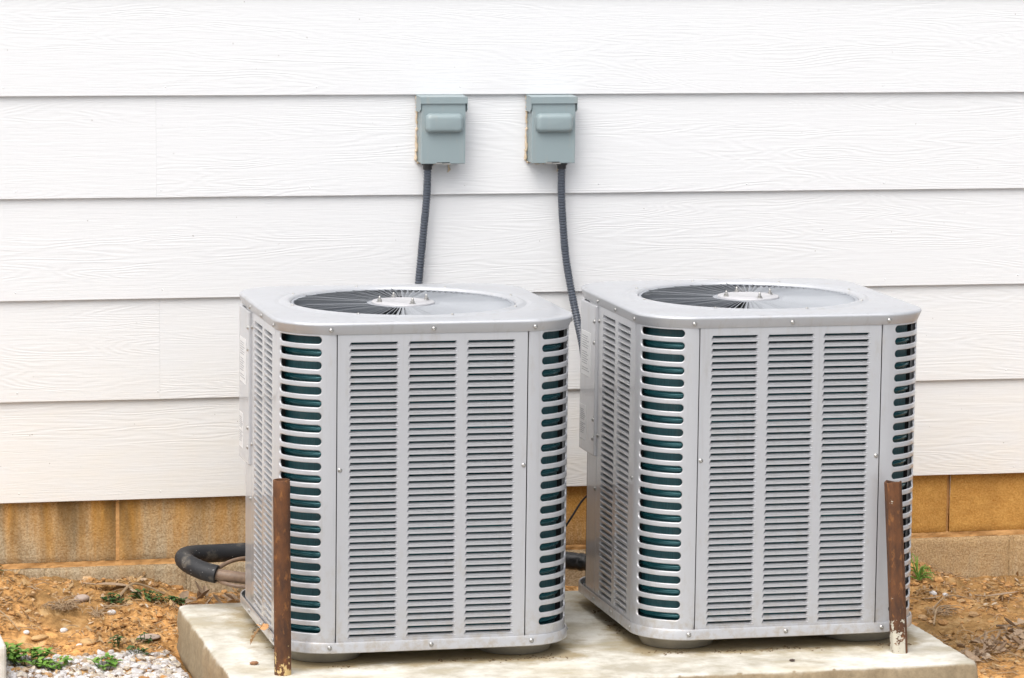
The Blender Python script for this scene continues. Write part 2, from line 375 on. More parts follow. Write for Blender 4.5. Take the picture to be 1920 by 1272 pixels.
# ------------------------------------------------------------------ house wall
E = .273
wall = empty('house_wall', (0, 0, 0), label='house wall of wide white lap boards over clay-stained concrete blocks', category='wall')
mb = MB(); mb.box(-2.6, 5.2, .022, .16, 0.002, 2.74); ob('sheathing', mb.mesh('sheathing', WHITEC), wall)
rnd = random.Random(3)
joints = {0: [-1.3, 2.9], 1: [.030, 3.7], 2: [-1.6, 3.2], 3: [.021, 3.66], 4: [-.9, 2.75], 5: [.5, 3.9], 6: [-1, 2.7], 7: [.2, 3.6], 8: [-1.2, 2.6], 9: [.4, 3.9]}
for k in range(10):
    xs = [-2.6]+joints[k]+[5.2]
    for a, b in zip(xs[:-1], xs[1:]):
        mb = MB(); n = max(2, int((b-a)/.12)); z0 = k*E; zt = min(z0+E+.03, 2.74)
        rows = []
        for j in range(n+1):
            x = a+.00012+(b-a-.00024)*j/n
            wob = (rnd.random()-.5)*.0009; dz = (rnd.random()-.5)*.0008
            if j in (0, n): dz -= .0006; wob = 0
            rows.append([(x, .0085+wob, z0+dz), (x, -.0003+wob, z0+dz+.0002), (x, -.0012+wob, z0+dz+.0014), (x, .0108, zt), (x, .0205, zt)])
        mb.loft(rows, True, True, True)
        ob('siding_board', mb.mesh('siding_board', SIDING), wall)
# block courses
def block_mesh(L, H, name='concrete_block'):
    mb = MB(); nx_, nz_ = 40, 20
    r_ = random.Random(int(L*1000)+int(H*777)); g = {}
    pts = []
    for j in range(nz_+1):
        for i in range(nx_+1):
            u = i/nx_; w = j/nz_; x = u*L; z = w*H
            e = min(x, L-x, z, H-z); rd = 0.004*(1-min(1, e/.008))**2
            pts.append((x, rd+(r_.random()-.5)*.0016, z))
    f = [(j*(nx_+1)+i, j*(nx_+1)+i+1, (j+1)*(nx_+1)+i+1, (j+1)*(nx_+1)+i) for j in range(nz_) for i in range(nx_)]
    mb.add(pts, f)
    c = [(0, .006, 0), (L, .006, 0), (L, .006, H), (0, .006, H), (0, .12, 0), (L, .12, 0), (L, .12, H), (0, .12, H)]
    mb.add(c, [(0, 4, 5, 1), (3, 2, 6, 7), (0, 3, 7, 4), (1, 5, 6, 2)])
    return mesh(name, mb.v, mb.f, BLOCK, True)
bmU = block_mesh(.3877, .2105); bmL = block_mesh(.3885, .193)
for i in range(-6, 13):
    o = ob('concrete_block', bmU, wall, (-.083+i*.3977+.0055, .0215+rnd.uniform(-.0012, .0012), -.170))
for i in range(-6, 13):
    o = ob('concrete_block', bmL, wall, (.110+i*.3977+.0045, .0125+rnd.uniform(-.0015, .0015), -.378))
def strip_mesh(x0, x1, z0, z1, y, amp=.002, sub=.012):
    n = max(2, int((x1-x0)/sub)); m_ = max(2, int((z1-z0)/.004)); pts = []
    for j in range(m_+1):
        for i in range(n+1): pts.append((x0+(x1-x0)*i/n, y+(rnd.random()-.5)*2*amp, z0+(z1-z0)*j/m_))
    mb = MB(); mb.add(pts, [(j*(n+1)+i, j*(n+1)+i+1, (j+1)*(n+1)+i+1, (j+1)*(n+1)+i) for j in range(m_) for i in range(n)])
    mb.box(x0, x1, y+.004, .13, z0, z1); return mb
mb = strip_mesh(-2.5, 4.9, -.1858, -.1702, .0245, .003); ob('mortar', mb.mesh('mortar', MORTAR, True), wall)
mb = MB(); mg = MB()
for i in range(-6, 14):
    s_ = strip_mesh(-.083+i*.3977-.0045, -.083+i*.3977+.0055, -.17, .0, .0245 if i != 6 else .036, .0012, .005); mb.add(s_.v, s_.f)
    s_ = strip_mesh(.110+i*.3977-.0045, .110+i*.3977+.0045, -.378, -.186, .0140, .0012, .005); mg.add(s_.v, s_.f)
ob('mortar', mb.mesh('mortar', MORTAR, True), wall); ob('mortar', mg.mesh('mortar', BLOCK, True), wall)
# nail heads
nh = MB(); nh.tube([(0, .002, 0), (0, -.0005, 0), (0, -.001, 0)], [.0022, .0022, .001], 8)
nhm = nh.mesh('nail_head', SIDING, True)
for k in range(10):
    for x in np.arange(-2.4, 5, .4064):
        ob('nail_head', nhm, wall, (x+rnd.uniform(-.02, .02), -.0002, k*E+.022+rnd.uniform(-.004, .004)))

# ------------------------------------------------------------------ concrete pad
PZ = -.215
def pad_mesh():
    x0, x1, y0, y1, zb = .020, 1.857, -1.412, -.375, -.345
    r_ = random.Random(9)
    prof = [(.006, zb-.01), (-.004, zb+.02), (.002, -.29), (-.003, -.26), (.0, -.232), (.001, -.2235), (.004, -.2175), (.010, PZ)]
    per = []
    def side(a, b, n):
        for i in range(n): per.append((a[0]+(b[0]-a[0])*i/n, a[1]+(b[1]-a[1])*i/n))
    N1, N2 = 260, 150
    side((x0, y0), (x1, y0), N1); side((x1, y0), (x1, y1), N2); side((x1, y1), (x0, y1), N1); side((x0, y1), (x0, y0), N2)
    cx, cy = (x0+x1)/2, (y0+y1)/2; rings = []
    n = len(per)
    nz = [0]*n
    for i in range(n): nz[i] = (vnoise(np.array(i*.13), np.array(1.), 5)-.5)*.010+(vnoise(np.array(i*.5), np.array(4.), 6)-.5)*.005
    for ins, z in prof:
        ring = []
        for i, (x, y) in enumerate(per):
            # round the corners
            dx = (x1-x0)/2; dy = (y1-y0)/2; px, py = x-cx, y-cy; rc = .022
            qx, qy = abs(px)-(dx-rc), abs(py)-(dy-rc)
            if qx > 0 and qy > 0:
                l = math.hypot(qx, qy); qx, qy = qx/l*rc, qy/l*rc
                px = math.copysign(dx-rc+qx, px); py = math.copysign(dy-rc+qy, py)
            s = 1-(ins+float(nz[i])*(.9 if z < -.226 else .35)+r_.uniform(-.001, .001)*(1 if z < -.23 else .5))/max(abs(px), abs(py), .3)
            ring.append((cx+px*s, cy+py*s, z+(r_.uniform(-.0012, .0012) if z > -.23 and z < PZ-.001 else 0)))
        rings.append(ring)
    mb = MB(); mb.loft(rings, True, False, True); return mb
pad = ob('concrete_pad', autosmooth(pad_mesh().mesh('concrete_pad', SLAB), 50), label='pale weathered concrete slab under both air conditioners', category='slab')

# ------------------------------------------------------------------ air conditioner
C_ = .37; RC = .130; ZCB, ZPB, ZPAN, ZT = .600, -.1517, -.179, .632
def rr_at(c, r, n_arc=14, n_str=12):
    """rounded square outline, counter-clockwise from the middle of the +x side"""
    pts = []
    r = max(r, .001)
    for q in range(4):
        a0 = q*PI/2; R = Matrix.Rotation(a0, 2)
        loc = [(c, (c-r)*i/n_str*1.0) for i in range(n_str)]
        loc += [(c-r+r*math.cos(t), c-r+r*math.sin(t)) for t in [PI/2*i/n_arc for i in range(n_arc)]]
        loc += [((c-r)*(1-i/n_str), c) for i in range(n_str)]
        for p in loc: v = R @ Vector(p); pts.append((v.x, v.y))
    return pts
def ring(c, r, z): return [(x, y, z) for x, y in rr_at(c, r)]
def circ_like(R, z):
    return [(R*math.cos(math.atan2(y, x)), R*math.sin(math.atan2(y, x)), z) for x, y in rr_at(C_, RC)]
# --- screw
sm = MB(); prof = [(.0056, 0), (.0056, -.0010), (.0040, -.0014), (.0036, -.0030), (.0024, -.0036), (.0012, -.0036), (.0010, -.0022)]
sm.loft([[(r*math.cos(2*PI*k/12), y, r*math.sin(2*PI*k/12)) for k in range(12)] for r, y in prof], True, False, True)
SCREWM = sm.mesh('screw', SCREW, True)

def louvre_mesh(w=.124, pitch=.01625):
    H = .0112; tp = .0042
    rows = []
    for s in (0, .07, .2, .45, .75, 1.0):
        z = H*s; hwp = w/2-tp*max(0, s-.15)/.85
        zi = .0004+.0051*s; yi = -.0012*math.sin(min(1, s/.2)*PI)+.0098*(s**1.15); yi = .0088*(s**1.05)-.0010*math.exp(-((s-.10)/.10)**2)
        hwi = hwp-.0030*min(1, s*2)
        rows.append([(-hwp, 0, z), (-hwi, yi, zi), (hwi, yi, zi), (hwp, 0, z)])
    mb = MB(); mb.loft(rows, False); return mb
LOUV = autosmooth(louvre_mesh().mesh('louvre', METAL), 40)
PITCH = .01625; LH = .0112; LW = .124; TP = .0042
def panel_mesh(width, cols, z0, z1, zl0, n, include=False):
    """flat sheet in x-z with one trapezoid hole per louvre; cols = column centres"""
    mb = MB(); xs = [-width/2]+[(a+b)/2 for a, b in zip(cols[:-1], cols[1:])]+[width/2]
    for ci, cx in enumerate(cols):
        a, b = xs[ci], xs[ci+1]
        for k in range(n):
            zb = zl0+k*PITCH-.0025; ztp = zb+PITCH; h0 = zl0+k*PITCH; h1 = h0+LH
            l0, l1 = cx-LW/2, cx+LW/2; hm = h0+LH*.15
            v = [(a, 0, zb), (b, 0, zb), (b, 0, ztp), (a, 0, ztp), (l0, 0, h0), (l1, 0, h0), (l1, 0, hm), (l1-TP, 0, h1), (l0+TP, 0, h1), (l0, 0, hm)]
            mb.add(v, [(0, 1, 5, 4), (1, 2, 7, 6, 5), (2, 3, 8, 7), (3, 0, 4, 9, 8)])
            if include:
                lm = louvre_mesh(); mb.add([(x+cx, y, z+h0) for x, y, z in lm.v], lm.f)
        zb = zl0-.0025; zt_ = zl0+n*PITCH-.0025
        mb.add([(a, 0, z0), (b, 0, z0), (b, 0, zb), (a, 0, zb)], [(0, 1, 2, 3)])
        mb.add([(a, 0, zt_), (b, 0, zt_), (b, 0, z1), (a, 0, z1)], [(0, 1, 2, 3)])
    for s in (-1, 1):
        x = s*width/2; mb.add([(x, 0, z0), (x, 0, z1), (x-s*.001, .010, z1), (x-s*.001, .010, z0)], [(0, 1, 2, 3)])
    return mb.mesh('louvre_panel', METAL)

def corner_mesh(slots=True):
    """front-left style corner: runs from (-s,-q) round to (-q,-s); built for the quadrant x<0,y<0"""
    q = C_-.006; r = RC-.006; s = .2368
    fl = (q-r)-(-0)  # straight part begins at |x| = q-r
    st = s-(q-r)     # may be negative: seam sits on arc/straight border
    arc = PI/2*r; La = (q-r)-s; total = 2*La+arc
    def pt(u, off=0):
        if u < La: return (-(s+u), -(q-off))
        if u > La+arc: d = u-La-arc; return (-(q-off), -((q-r)-d))
        t = (u-La)/r; return (-((q-r)+(r-off)*math.sin(t)), -((q-r)+(r-off)*math.cos(t)))
    n = 24; P = .03075; hh = .0092; u0, u1 = .0360, total-.036
    top = .600; zc0 = .5865
    mb = MB()
    bot = ZPB-.006
    def vrt(u, z, off=0): x, y = pt(u, off); return (x, y, z)
    NU = 22
    if not slots:
        rows = [[vrt(total*i/30, z) for i in range(31)] for z in (bot, top)]; mb.loft(rows, False)
    else:
        mg_ = .0045; ua, ub = u0-mg_, u1+mg_
        for k in range(n):
            zc = zc0-k*P; za, zb = zc-P/2, zc+P/2
            if k == n-1: za = bot
            if k == 0: zb = top
            inner = []; outer = []
            us = [u0+hh+(u1-u0-2*hh)*i/NU for i in range(NU+1)]
            for u in us: inner.append((u, zc+hh)); outer.append((u, zb))
            for i in range(1, 8): t = PI/2-PI*i/8; inner.append((u1-hh+hh*math.cos(t), zc+hh*math.sin(t))); outer.append((ub, [zb, zb, zb-(zb-zc)*.4, zc, za+(zc-za)*.4, za, za][i-1]) if i not in (1, 7) else ((us[-1]+ub)/2, zb if i == 1 else za))
            for u in us[::-1]: inner.append((u, zc-hh)); outer.append((u, za))
            for i in range(1, 8): t = -PI/2-PI*i/8; inner.append((u0+hh+hh*math.cos(t), zc+hh*math.sin(t))); outer.append((ua, [za, za, za+(zc-za)*.4, zc, zb-(zb-zc)*.4, zb, zb][i-1]) if i not in (1, 7) else ((us[0]+ua)/2, za if i == 1 else zb))
            def grow(g, off):
                res = []
                for (u, z) in inner:
                    cu = min(max(u, u0+hh), u1-hh); du, dz = u-cu, z-zc; l = math.hypot(du, dz)
                    res.append(vrt(cu+du*(l+g)/l, zc+dz*(l+g)/l, off))
                return res
            mb.loft([[vrt(u, z) for u, z in outer], grow(.0030, 0), grow(.0020, 0), grow(.0009, .0005), grow(.0, .0016), grow(0.0, .0045)], True)
            for e0, e1 in ((0, ua), (ub, total)):
                mb.loft([[vrt(e0+(e1-e0)*i/5, z) for i in range(6)] for z in (za, zb)], False)
    # folded flanges at the seams
    mb.add([vrt(0, bot), vrt(0, top), (-(s+.001), -(q-.010), top), (-(s+.001), -(q-.010), bot)], [(0, 1, 2, 3)])
    mb.add([vrt(total, bot), vrt(total, top), (-(q-.010), -(s+.001), top), (-(q-.010), -(s+.001), bot)], [(0, 1, 2, 3)])
    me = mb.mesh('corner_panel', METAL); bm = bmesh.new(); bm.from_mesh(me); bmesh.ops.remove_doubles(bm, verts=bm.verts, dist=1e-5); bmesh.ops.recalc_face_normals(bm, faces=bm.faces); bm.to_mesh(me); bm.free()
    return autosmooth(me, 40)

def make_unit():
    t = empty('air_conditioner', (0, 0, 0))
    q = C_-.006
    # base pan
    mb = MB()
    rings = [ring(C_-.02, RC-.02, ZPAN+.004), ring(C_-.002, RC-.002, ZPAN), ring(C_, RC, ZPAN+.002), ring(C_+.0005, RC, ZPB-.004), ring(C_-.001, RC, ZPB), ring(C_-.0035, RC, ZPB-.001), ring(C_-.004, RC, ZPB-.02)]
    mb.loft(rings, True, True, False); pan = ob('base_pan', autosmooth(mb.mesh('base_pan', METAL), 40), t)
    mb = MB(); mb.loft([ring(C_-.012, RC-.01, ZPB-.012), ring(C_-.012, RC-.01, ZPB-.010)], True, False, True); ob('pan_floor', mb.mesh('pan_floor', FAN), t)
    # feet
    fm = MB(); prof = [(.045, -.2148), (.084, -.2148), (.090, -.2125), (.101, -.190), (.106, -.182), (.106, -.176)]
    fm.loft([[(r*math.cos(2*PI*k/40), r*math.sin(2*PI*k/40)*.9, z) for k in range(40)] for r, z in prof], True, True, True)
    fme = autosmooth(fm.mesh('foot', FOOT), 50)
    for sx in (-1, 1):
        for sy in (-1, 1): ob('foot', fme, t, (sx*.240, sy*.226, 0))
    # coil
    mb = MB(); cc, rc = C_-.029, RC-.024
    mb.loft([ring(cc, rc, ZPB-.01), ring(cc, rc, ZCB+.005)], True); ob('condenser_coil', autosmooth(mb.mesh('condenser_coil', COIL)), t, label='dark teal coil behind the slots')
    coil = t.children[-1] if t.children else None
    coil = [c for c in bpy.data.objects if c.name.startswith('condenser_coil')][-1]
    tb = MB(); rt = .0075
    rings = [[(x*(1+(rt*math.cos(a)-.001)/C_), y*(1+(rt*math.cos(a)-.001)/C_), rt*math.sin(a)) for x, y in rr_at(cc, rc)] for a in [2*PI*i/10 for i in range(11)]]
    tb.loft([r[::-1] for r in rings], True); tme = tb.mesh('coil_tube', TUBE, True)
    for k in range(12): ob('coil_tube', tme, coil, (0, 0, .5865-.03075-.0615*k-.004))
    # inner shroud so that the coil box is dark inside
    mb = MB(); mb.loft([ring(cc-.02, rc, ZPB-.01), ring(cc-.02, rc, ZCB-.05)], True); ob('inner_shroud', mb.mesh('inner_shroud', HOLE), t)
    # dark corner posts closing the gap between coil and panels at every seam
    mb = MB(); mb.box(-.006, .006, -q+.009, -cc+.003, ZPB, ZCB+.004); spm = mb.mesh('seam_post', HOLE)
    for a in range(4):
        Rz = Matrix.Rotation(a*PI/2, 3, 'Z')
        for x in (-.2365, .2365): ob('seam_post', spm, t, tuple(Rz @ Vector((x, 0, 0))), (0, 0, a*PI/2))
    # louvred panels
    cols3 = (-.1445, 0, .1445); nL = 45; zl0 = -.1455+.0
    pm3 = panel_mesh(.4685, cols3, ZPB-.006, .600, zl0, nL)
    pf = ob('louvre_panel', pm3, t, (0, -q, 0))
    for cx in cols3:
        for k in range(nL): ob('louvre', LOUV, pf, (cx, 0, zl0+k*PITCH))
    cols2 = (-.0725, .0725); pm2 = panel_mesh(.349, cols2, ZPB-.006, .600, zl0, nL)
    pl = ob('louvre_panel', pm2, t, (-q, -.0765+.014-.0, 0), (0, 0, -PI/2))
    pl.location = (-q, -(.2352-.349/2), 0)
    for cx in cols2:
        for k in range(nL): ob('louvre', LOUV, pl, (cx, 0, zl0+k*PITCH))
    pmf = panel_mesh(.4685, cols3, ZPB-.006, .600, zl0, nL, True)
    ob('louvre_panel', pmf, t, (q, 0, 0), (0, 0, PI/2)); ob('louvre_panel', pmf, t, (0, q, 0), (0, 0, PI))
    cm = corner_mesh()
    for a in (0, PI/2, PI): ob('corner_panel', cm, t, (0, 0, 0), (0, 0, a))
    # rear left: plain service panel and control box
    mb = MB()
    rows = []
    for z in (ZPB-.006, .600): rows.append([(-q+.016, .1170, z), (-q, .1170, z), (-q, .205, z), (-q+.05, .214, z), (-q+.06, .30, z), (-.30, q-.05, z), (-.2368, q-.002, z)])
    mb.loft(rows[::-1], False); ob('service_panel', mb.mesh('service_panel', METAL), t)
    mb = MB(); x0 = -(C_+.0005); mb.box(x0, -q+.03, .1205, .272, .205, .597); b = ob('control_box_cover', mb.mesh('control_box_cover', METAL), t); bevel(b, .003, 2)
    cover = b
    # stickers on the cover: sheets a hair proud, with lines of small print
    def sticker(ya, yb, za, zb, lines):
        s = MB(); s.box(x0-.0006, x0+.0002, ya, yb, za, zb, 0); yy = zb-.012
        for i in range(lines):
            if i % 7 == 6: yy -= .006; continue
            w = (yb-ya)*(.55+.4*random.random()); s.box(x0-.0009, x0-.0005, yb-.006-w*.92, yb-.006, yy-.002, yy, 1); yy -= (zb-za-.02)/lines
        ob('sticker', s.mesh('sticker', mats=[STICK, INK]), cover)
    sticker(.165, .255, .405, .520, 16); sticker(.205, .262, .235, .325, 14)
    for y, z in ((.131, .50), (.131, .555), (.134, .25), (.131, .30)):
        ob('screw', SCREWM, cover, (x0, y, z), (0, 0, -PI/2))
    for y, z in ((.105, .56), (.105, .262), (-.227, .21), (.1235, .12)): ob('screw', SCREWM, t, (-q-.0005, y, z), (0, 0, -PI/2))
    for x in (-.2275, .2275): ob('screw', SCREWM, pf, (x, 0, .271))
    # base pan and cap screws
    for a, pts in ((0, (-.2515, 0, .2515)), (-PI/2, (-.099, .072, .2516)), (PI/2, (-.2515, 0, .2515)), (PI, (-.2515, 0, .2515))):
        R = Matrix.Rotation(a, 3, 'Z')
        for x in pts: ob('screw', SCREWM, pan, tuple(R @ Vector((x, -C_-.0008, -.1640))), (0, 0, a))
    # cap
    mb = MB(); rings = []
    rings.append(ring(C_-.004, RC, ZCB+.006)); rings.append(ring(C_-.0045, RC, ZCB)); rings.append(ring(C_-.0035, RC, ZCB+.001)); rings.append(ring(C_+.003, RC, ZT-.010))
    for a in (5, 25, 45, 65, 85): rings.append(ring(C_-.0045+.008*math.cos(math.radians(a)), RC-.008+.008*math.cos(math.radians(a)), ZT-.009+.008*math.sin(math.radians(a))-.0006))
    rings.append(ring(C_-.03, RC-.02, ZT))
    mid = [((a[0]+b[0])/2, (a[1]+b[1])/2, ZT+.0006) for a, b in zip(ring(C_-.03, RC-.02, ZT), circ_like(.324, ZT))]
    rings.append(mid); rings.append(circ_like(.324, ZT+.001))
    for R, z in ((.318, .0002), (.313, -.0016), (.308, -.0010), (.303, .0020), (.296, .0034), (.288, .0028), (.283, -.0005), (.280, -.006), (.2795, -.022)): rings.append(circ_like(R, ZT+z))
    mb.loft(rings, True); cap = ob('top_cap', autosmooth(mb.mesh('top_cap', CAPM), 60), t)
    for a, pts in ((0, (-.2515, 0, .2515)), (-PI/2, (-.099, .072, .2516)), (PI/2, (-.2515, 0, .2515)), (PI, (-.2515, 0, .2515))):
        R = Matrix.Rotation(a, 3, 'Z')
        for x in pts: ob('screw', SCREWM, cap, tuple(R @ Vector((x, -C_-.0008, .6115))), (0, 0, a))
    for k in range(8):
        a = math.radians(12+45*k); ob('screw', SCREWM, cap, (.2985*math.cos(a), .2985*math.sin(a), ZT+.0030), (PI/2*-1, 0, 0)).scale = (.75, .75, .75)
    # fan guard
    mb = MB()
    NR = 72
    for r0, r1, z0, z1 in ((.066, .092, ZT-.0065, ZT-.0040),):
        mb.loft([[(r*math.cos(2*PI*k/NR), r*math.sin(2*PI*k/NR), z) for k in range(NR)] for r, z in ((r0, z0), (r1, z0), (r1, z1), (r0, z1))], True)
    mb.loft([[(r*math.cos(2*PI*k/NR), r*math.sin(2*PI*k/NR), z) for k in range(NR)] for r, z in ((.2730, ZT-.0065), (.2730, ZT-.0040), (.2800, ZT-.0035))], True)
    guard = ob('fan_guard', autosmooth(mb.mesh('fan_guard', FINM)), t)
    NF = 100; lean = math.radians(43)
    fb = MB(); tl = []
    for r in (.090, .10, .12, .15, .18, .21, .232, .246, .256, .264, .270, .2745):
        s = (r-.090)/.1845; sw = .010*max(0, (s-.84)/.16)**1.6
        hgt = .0035+(.0055*(r/.1)-.0020)*min(1, s*6)*(1 if s < .82 else max(0, 1-((s-.82)/.13)**1.3))
        dy = -math.sin(lean)*hgt; dz = -math.cos(lean)*hgt; th = .0007; z_ = -.0012*max(0, (s-.85)/.15)
        tl.append([(r, sw+th, z_), (r, sw-th, z_), (r, sw-th+dy, z_+dz), (r, sw+th+dy, z_+dz)])
    fb.loft(tl, True, True, True); fme = autosmooth(fb.mesh('guard_fin', FINM), 40); rj = random.Random(8)
    for k in range(NF): ob('guard_fin', fme, guard, (0, 0, ZT-.0030), (math.radians(rj.gauss(0, 7)), 0, 2*PI*k/NF))
    # hub plate
    mb = MB(); mb.loft([[(r*math.cos(2*PI*k/NR), r*math.sin(2*PI*k/NR), ZT+z) for k in range(NR)] for r, z in ((.0785, -.004), (.079, -.001), (.077, .001), (.060, .001), (.058, .0028), (.052, .0032), (.050, .0022), (.012, .0026))], True, False, True)
    hub = ob('hub_plate', autosmooth(mb.mesh('hub_plate', HUBM), 60), t)
    nm = MB(); nm.loft([[(r*math.cos(2*PI*k/10), r*math.sin(2*PI*k/10), z) for k in range(10)] for r, z in ((.0085, 0), (.0085, .0015), (.0058, .0018), (.0058, .0065), (.0032, .0075), (.0032, .0125), (.0018, .0145))], True, False, True)
    nme = autosmooth(nm.mesh('nut', SCREW), 40)
    for k in range(4):
        a = math.radians(10.5+90*k); ob('nut', nme, hub, (.063*math.cos(a), .063*math.sin(a), ZT+.001))
    # motor and blades
    mb = MB(); mb.loft([[(r*math.cos(2*PI*k/32), r*math.sin(2*PI*k/32), z) for k in range(32)] for r, z in ((.058, .46), (.07, .47), (.07, .585), (.06, .60))], True, True, True)
    ob('fan_motor', autosmooth(mb.mesh('fan_motor', FAN)), t)
    bl = MB(); rows = []
    for r in (.06, .12, .19, .262):
        w = .055+.10*(r-.06)/.2; rows.append([(r, -w, .42), (r, -w/3, .45), (r, w/3, .485), (r, w, .51)])
    bl.loft(rows, False); blm = bl.mesh('fan_blade', FAN, True)
    for k in range(4): ob('fan_blade', blm, t, (0, 0, 0), (0, 0, PI/2*k+.5))
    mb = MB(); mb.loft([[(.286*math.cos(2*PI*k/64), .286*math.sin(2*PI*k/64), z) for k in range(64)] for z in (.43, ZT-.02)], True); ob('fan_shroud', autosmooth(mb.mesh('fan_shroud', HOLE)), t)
    return t
unit = make_unit()
kids = {}
for o in bpy.data.objects:
    if o.parent: kids.setdefault(o.parent.name, []).append(o)
def copy_tree(o, parent=None):
    c = o.copy(); COL.objects.link(c); c.parent = parent
    for ch in kids.get(o.name, []): copy_tree(ch, c)
    return c
unit.location = (.5246, -.8209, 0); unit.rotation_euler.z = math.radians(-.2227)
unit2 = copy_tree(unit); unit2.location = (1.4245, -.8311, 0); unit2.rotation_euler.z = math.radians(.0828)
unit['label'] = 'louvred silver air conditioner with the straight round rusty pipe by its corner'; unit2['label'] = 'louvred silver air conditioner with the leaning paint-flecked rusty post by its corner'
for u_ in (unit, unit2): u_['category'] = 'air conditioner'; u_['group'] = 'pair of air conditioners on the slab'

# ------------------------------------------------------------------ disconnect boxes
def make_box():
    t = empty('disconnect_box', (0, 0, 0)); D = .055
    mb = MB(); mb.box(.002, .120, -D+.003, 0, .001, .172); b = ob('box_body', mb.mesh('box_body', BOXM), t); bevel(b, .0015)
    mb = MB(); mb.box(.0, .1225, -D-.0035, -D+.0028, .0, .166); c = ob('box_cover', mb.mesh('box_cover', BOXM), t); bevel(c, .002)
    # raised rounded handle housing
    mb = MB(); hx, hz, rr = .0525, .0265, .014; rings = []
    def rrect(ax, az, r, y, n=6):
        p = []
        for qx, qz, a0 in ((1, 1, 0), (-1, 1, 90), (-1, -1, 180), (1, -1, 270)):
            for i in range(n+1):
                a = math.radians(a0+90*i/n); p.append((qx*(ax-r)+r*math.cos(a), y, qz*(az-r)+r*math.sin(a)))
        return p
    for ins, y in ((0, .001), (.0005, -.006), (.002, -.011), (.005, -.015), (.009, -.0172), (.013, -.018)): rings.append(rrect(hx-ins, hz-ins, max(.003, rr-ins*.6), y))
    mb.loft([r[::-1] for r in rings], True, False, True); ob('cover_bulge', autosmooth(mb.mesh('cover_bulge', BOXM), 50), c, (.0625, -D-.0035, .1110))
    # hood
    mb = MB(); y0 = -D-.0075
    mb.add([(-.003, y0, .164), (.126, y0, .164), (.126, y0, .181), (-.003, y0, .181), (-.003, 0, .183), (.126, 0, .183)], [(0, 1, 2, 3), (3, 2, 5, 4)])
    for x in (-.003, .126):
        mb.add([(x, y0, .181), (x, y0, .148), (x, y0+.014, .140), (x, 0, .140), (x, 0, .183)], [(0, 1, 2, 3, 4)])
    h = ob('box_hood', mb.mesh('box_hood', BOXM), t); s = h.modifiers.new('solid', 'SOLIDIFY'); s.thickness = .0016; s.offset = 0
    # sealant beads
    r_ = random.Random(4); mb = MB()
    pts = [(-.002+r_.uniform(-.0015, .0015), -.003, .002+.178*i/30) for i in range(31)]
    mb.tube(pts, [.0027+r_.uniform(-.0020, .0022) for _ in pts], 8)
    pts = [(.0+.05*i/8, -.003, .0+r_.uniform(-.002, .002)) for i in range(9)]; mb.tube(pts, [.004+r_.uniform(-.002, .003) for _ in pts], 7)
    mb.tube([(.09, -.004, -.004), (.088, -.004, -.012), (.091, -.004, -.02), (.086, -.003, -.028)], [.003, .002, .004, .001], 6)
    ob('sealant', autosmooth(mb.mesh('sealant', CAULK)), t)
    # torn hasp at the foot of the cover
    mb = MB(); mb.box(.040, .058, -D-.005, -D-.003, -.001, .0035); mb.box(.060, .082, -D-.0052, -D-.003, -.002, .002)
    ob('hasp', mb.mesh('hasp', SCREW), t, label='small bent bare metal hasp')
    mb = MB(); mb.box(.044, .079, -D-.0046, -D-.0030, .0022, .0046); ob('slot', mb.mesh('slot', HOLE), t)
    return t
box = make_box(); kids = {}
for o in bpy.data.objects:
    if o.parent: kids.setdefault(o.parent.name, []).append(o)
box.location = (.7330, 0, .9080)
box2 = copy_tree(box); box2.location = (1.0405, 0, .9070)
box['label'] = 'grey-green electrical disconnect box mounted left of its twin, conduit leaving near its left corner'
box2['label'] = 'grey-green electrical disconnect box mounted right of its twin, conduit leaving near its right corner'
for b in (box, box2): b['category'] = 'electrical box'; b['group'] = 'electrical boxes on the white boards'

# ------------------------------------------------------------------ conduits
def conduit(pts, label):
    path = catmull(pts, 26); L = 0; d = [0]
    for a, b in zip(path[:-1], path[1:]): L += (b-a).length; d.append(L)
    out = []; rad = []; step = .00155; i = 0; s = 0; k = 0
    while s < L:
        while d[i+1] < s and i < len(d)-2: i += 1
        f = (s-d[i])/max(1e-9, d[i+1]-d[i]); out.append(path[i].lerp(path[i+1], f)); ph = (s % .0076)/.0076
        rad.append(.0093 if ph < .34 else .0111); s += step
    t = empty('conduit', path[0]); o = path[0]
    mb = MB(); mb.tube([p-o for p in out], rad, 12); ob('conduit_tube', autosmooth(mb.mesh('conduit_tube', CONDUIT), 30), t)
    mb = MB(); n = Vector((0, 0, 1))
    mb.tube([(0, 0, .006), (0, 0, -.002), (0, 0, -.0021), (0, 0, -.013)], [.016, .016, .0125, .0125], 8)
    ob('fitting', mb.mesh('fitting', BLACKP), t)
    t['label'] = label; t['category'] = 'conduit'; t['group'] = 'conduits below the electrical boxes'
conduit([(.7570, -.030, .904), (.7565, -.026, .82), (.749, -.022, .72), (.742, -.022, .64), (.735, -.028, .57), (.727, -.05, .48), (.72, -.12, .40), (.715, -.30, .345), (.70, -.46, .33)],
        'ribbed grey conduit curving slightly left from the left electrical box')
conduit([(1.1330, -.030, .903), (1.1345, -.026, .82), (1.141, -.024, .73), (1.150, -.026, .64), (1.163, -.042, .55), (1.173, -.07, .475), (1.178, -.12, .40), (1.165, -.22, .30), (1.150, -.36, .23), (1.135, -.5, .20)],
        'ribbed grey conduit swinging right from the right electrical box')

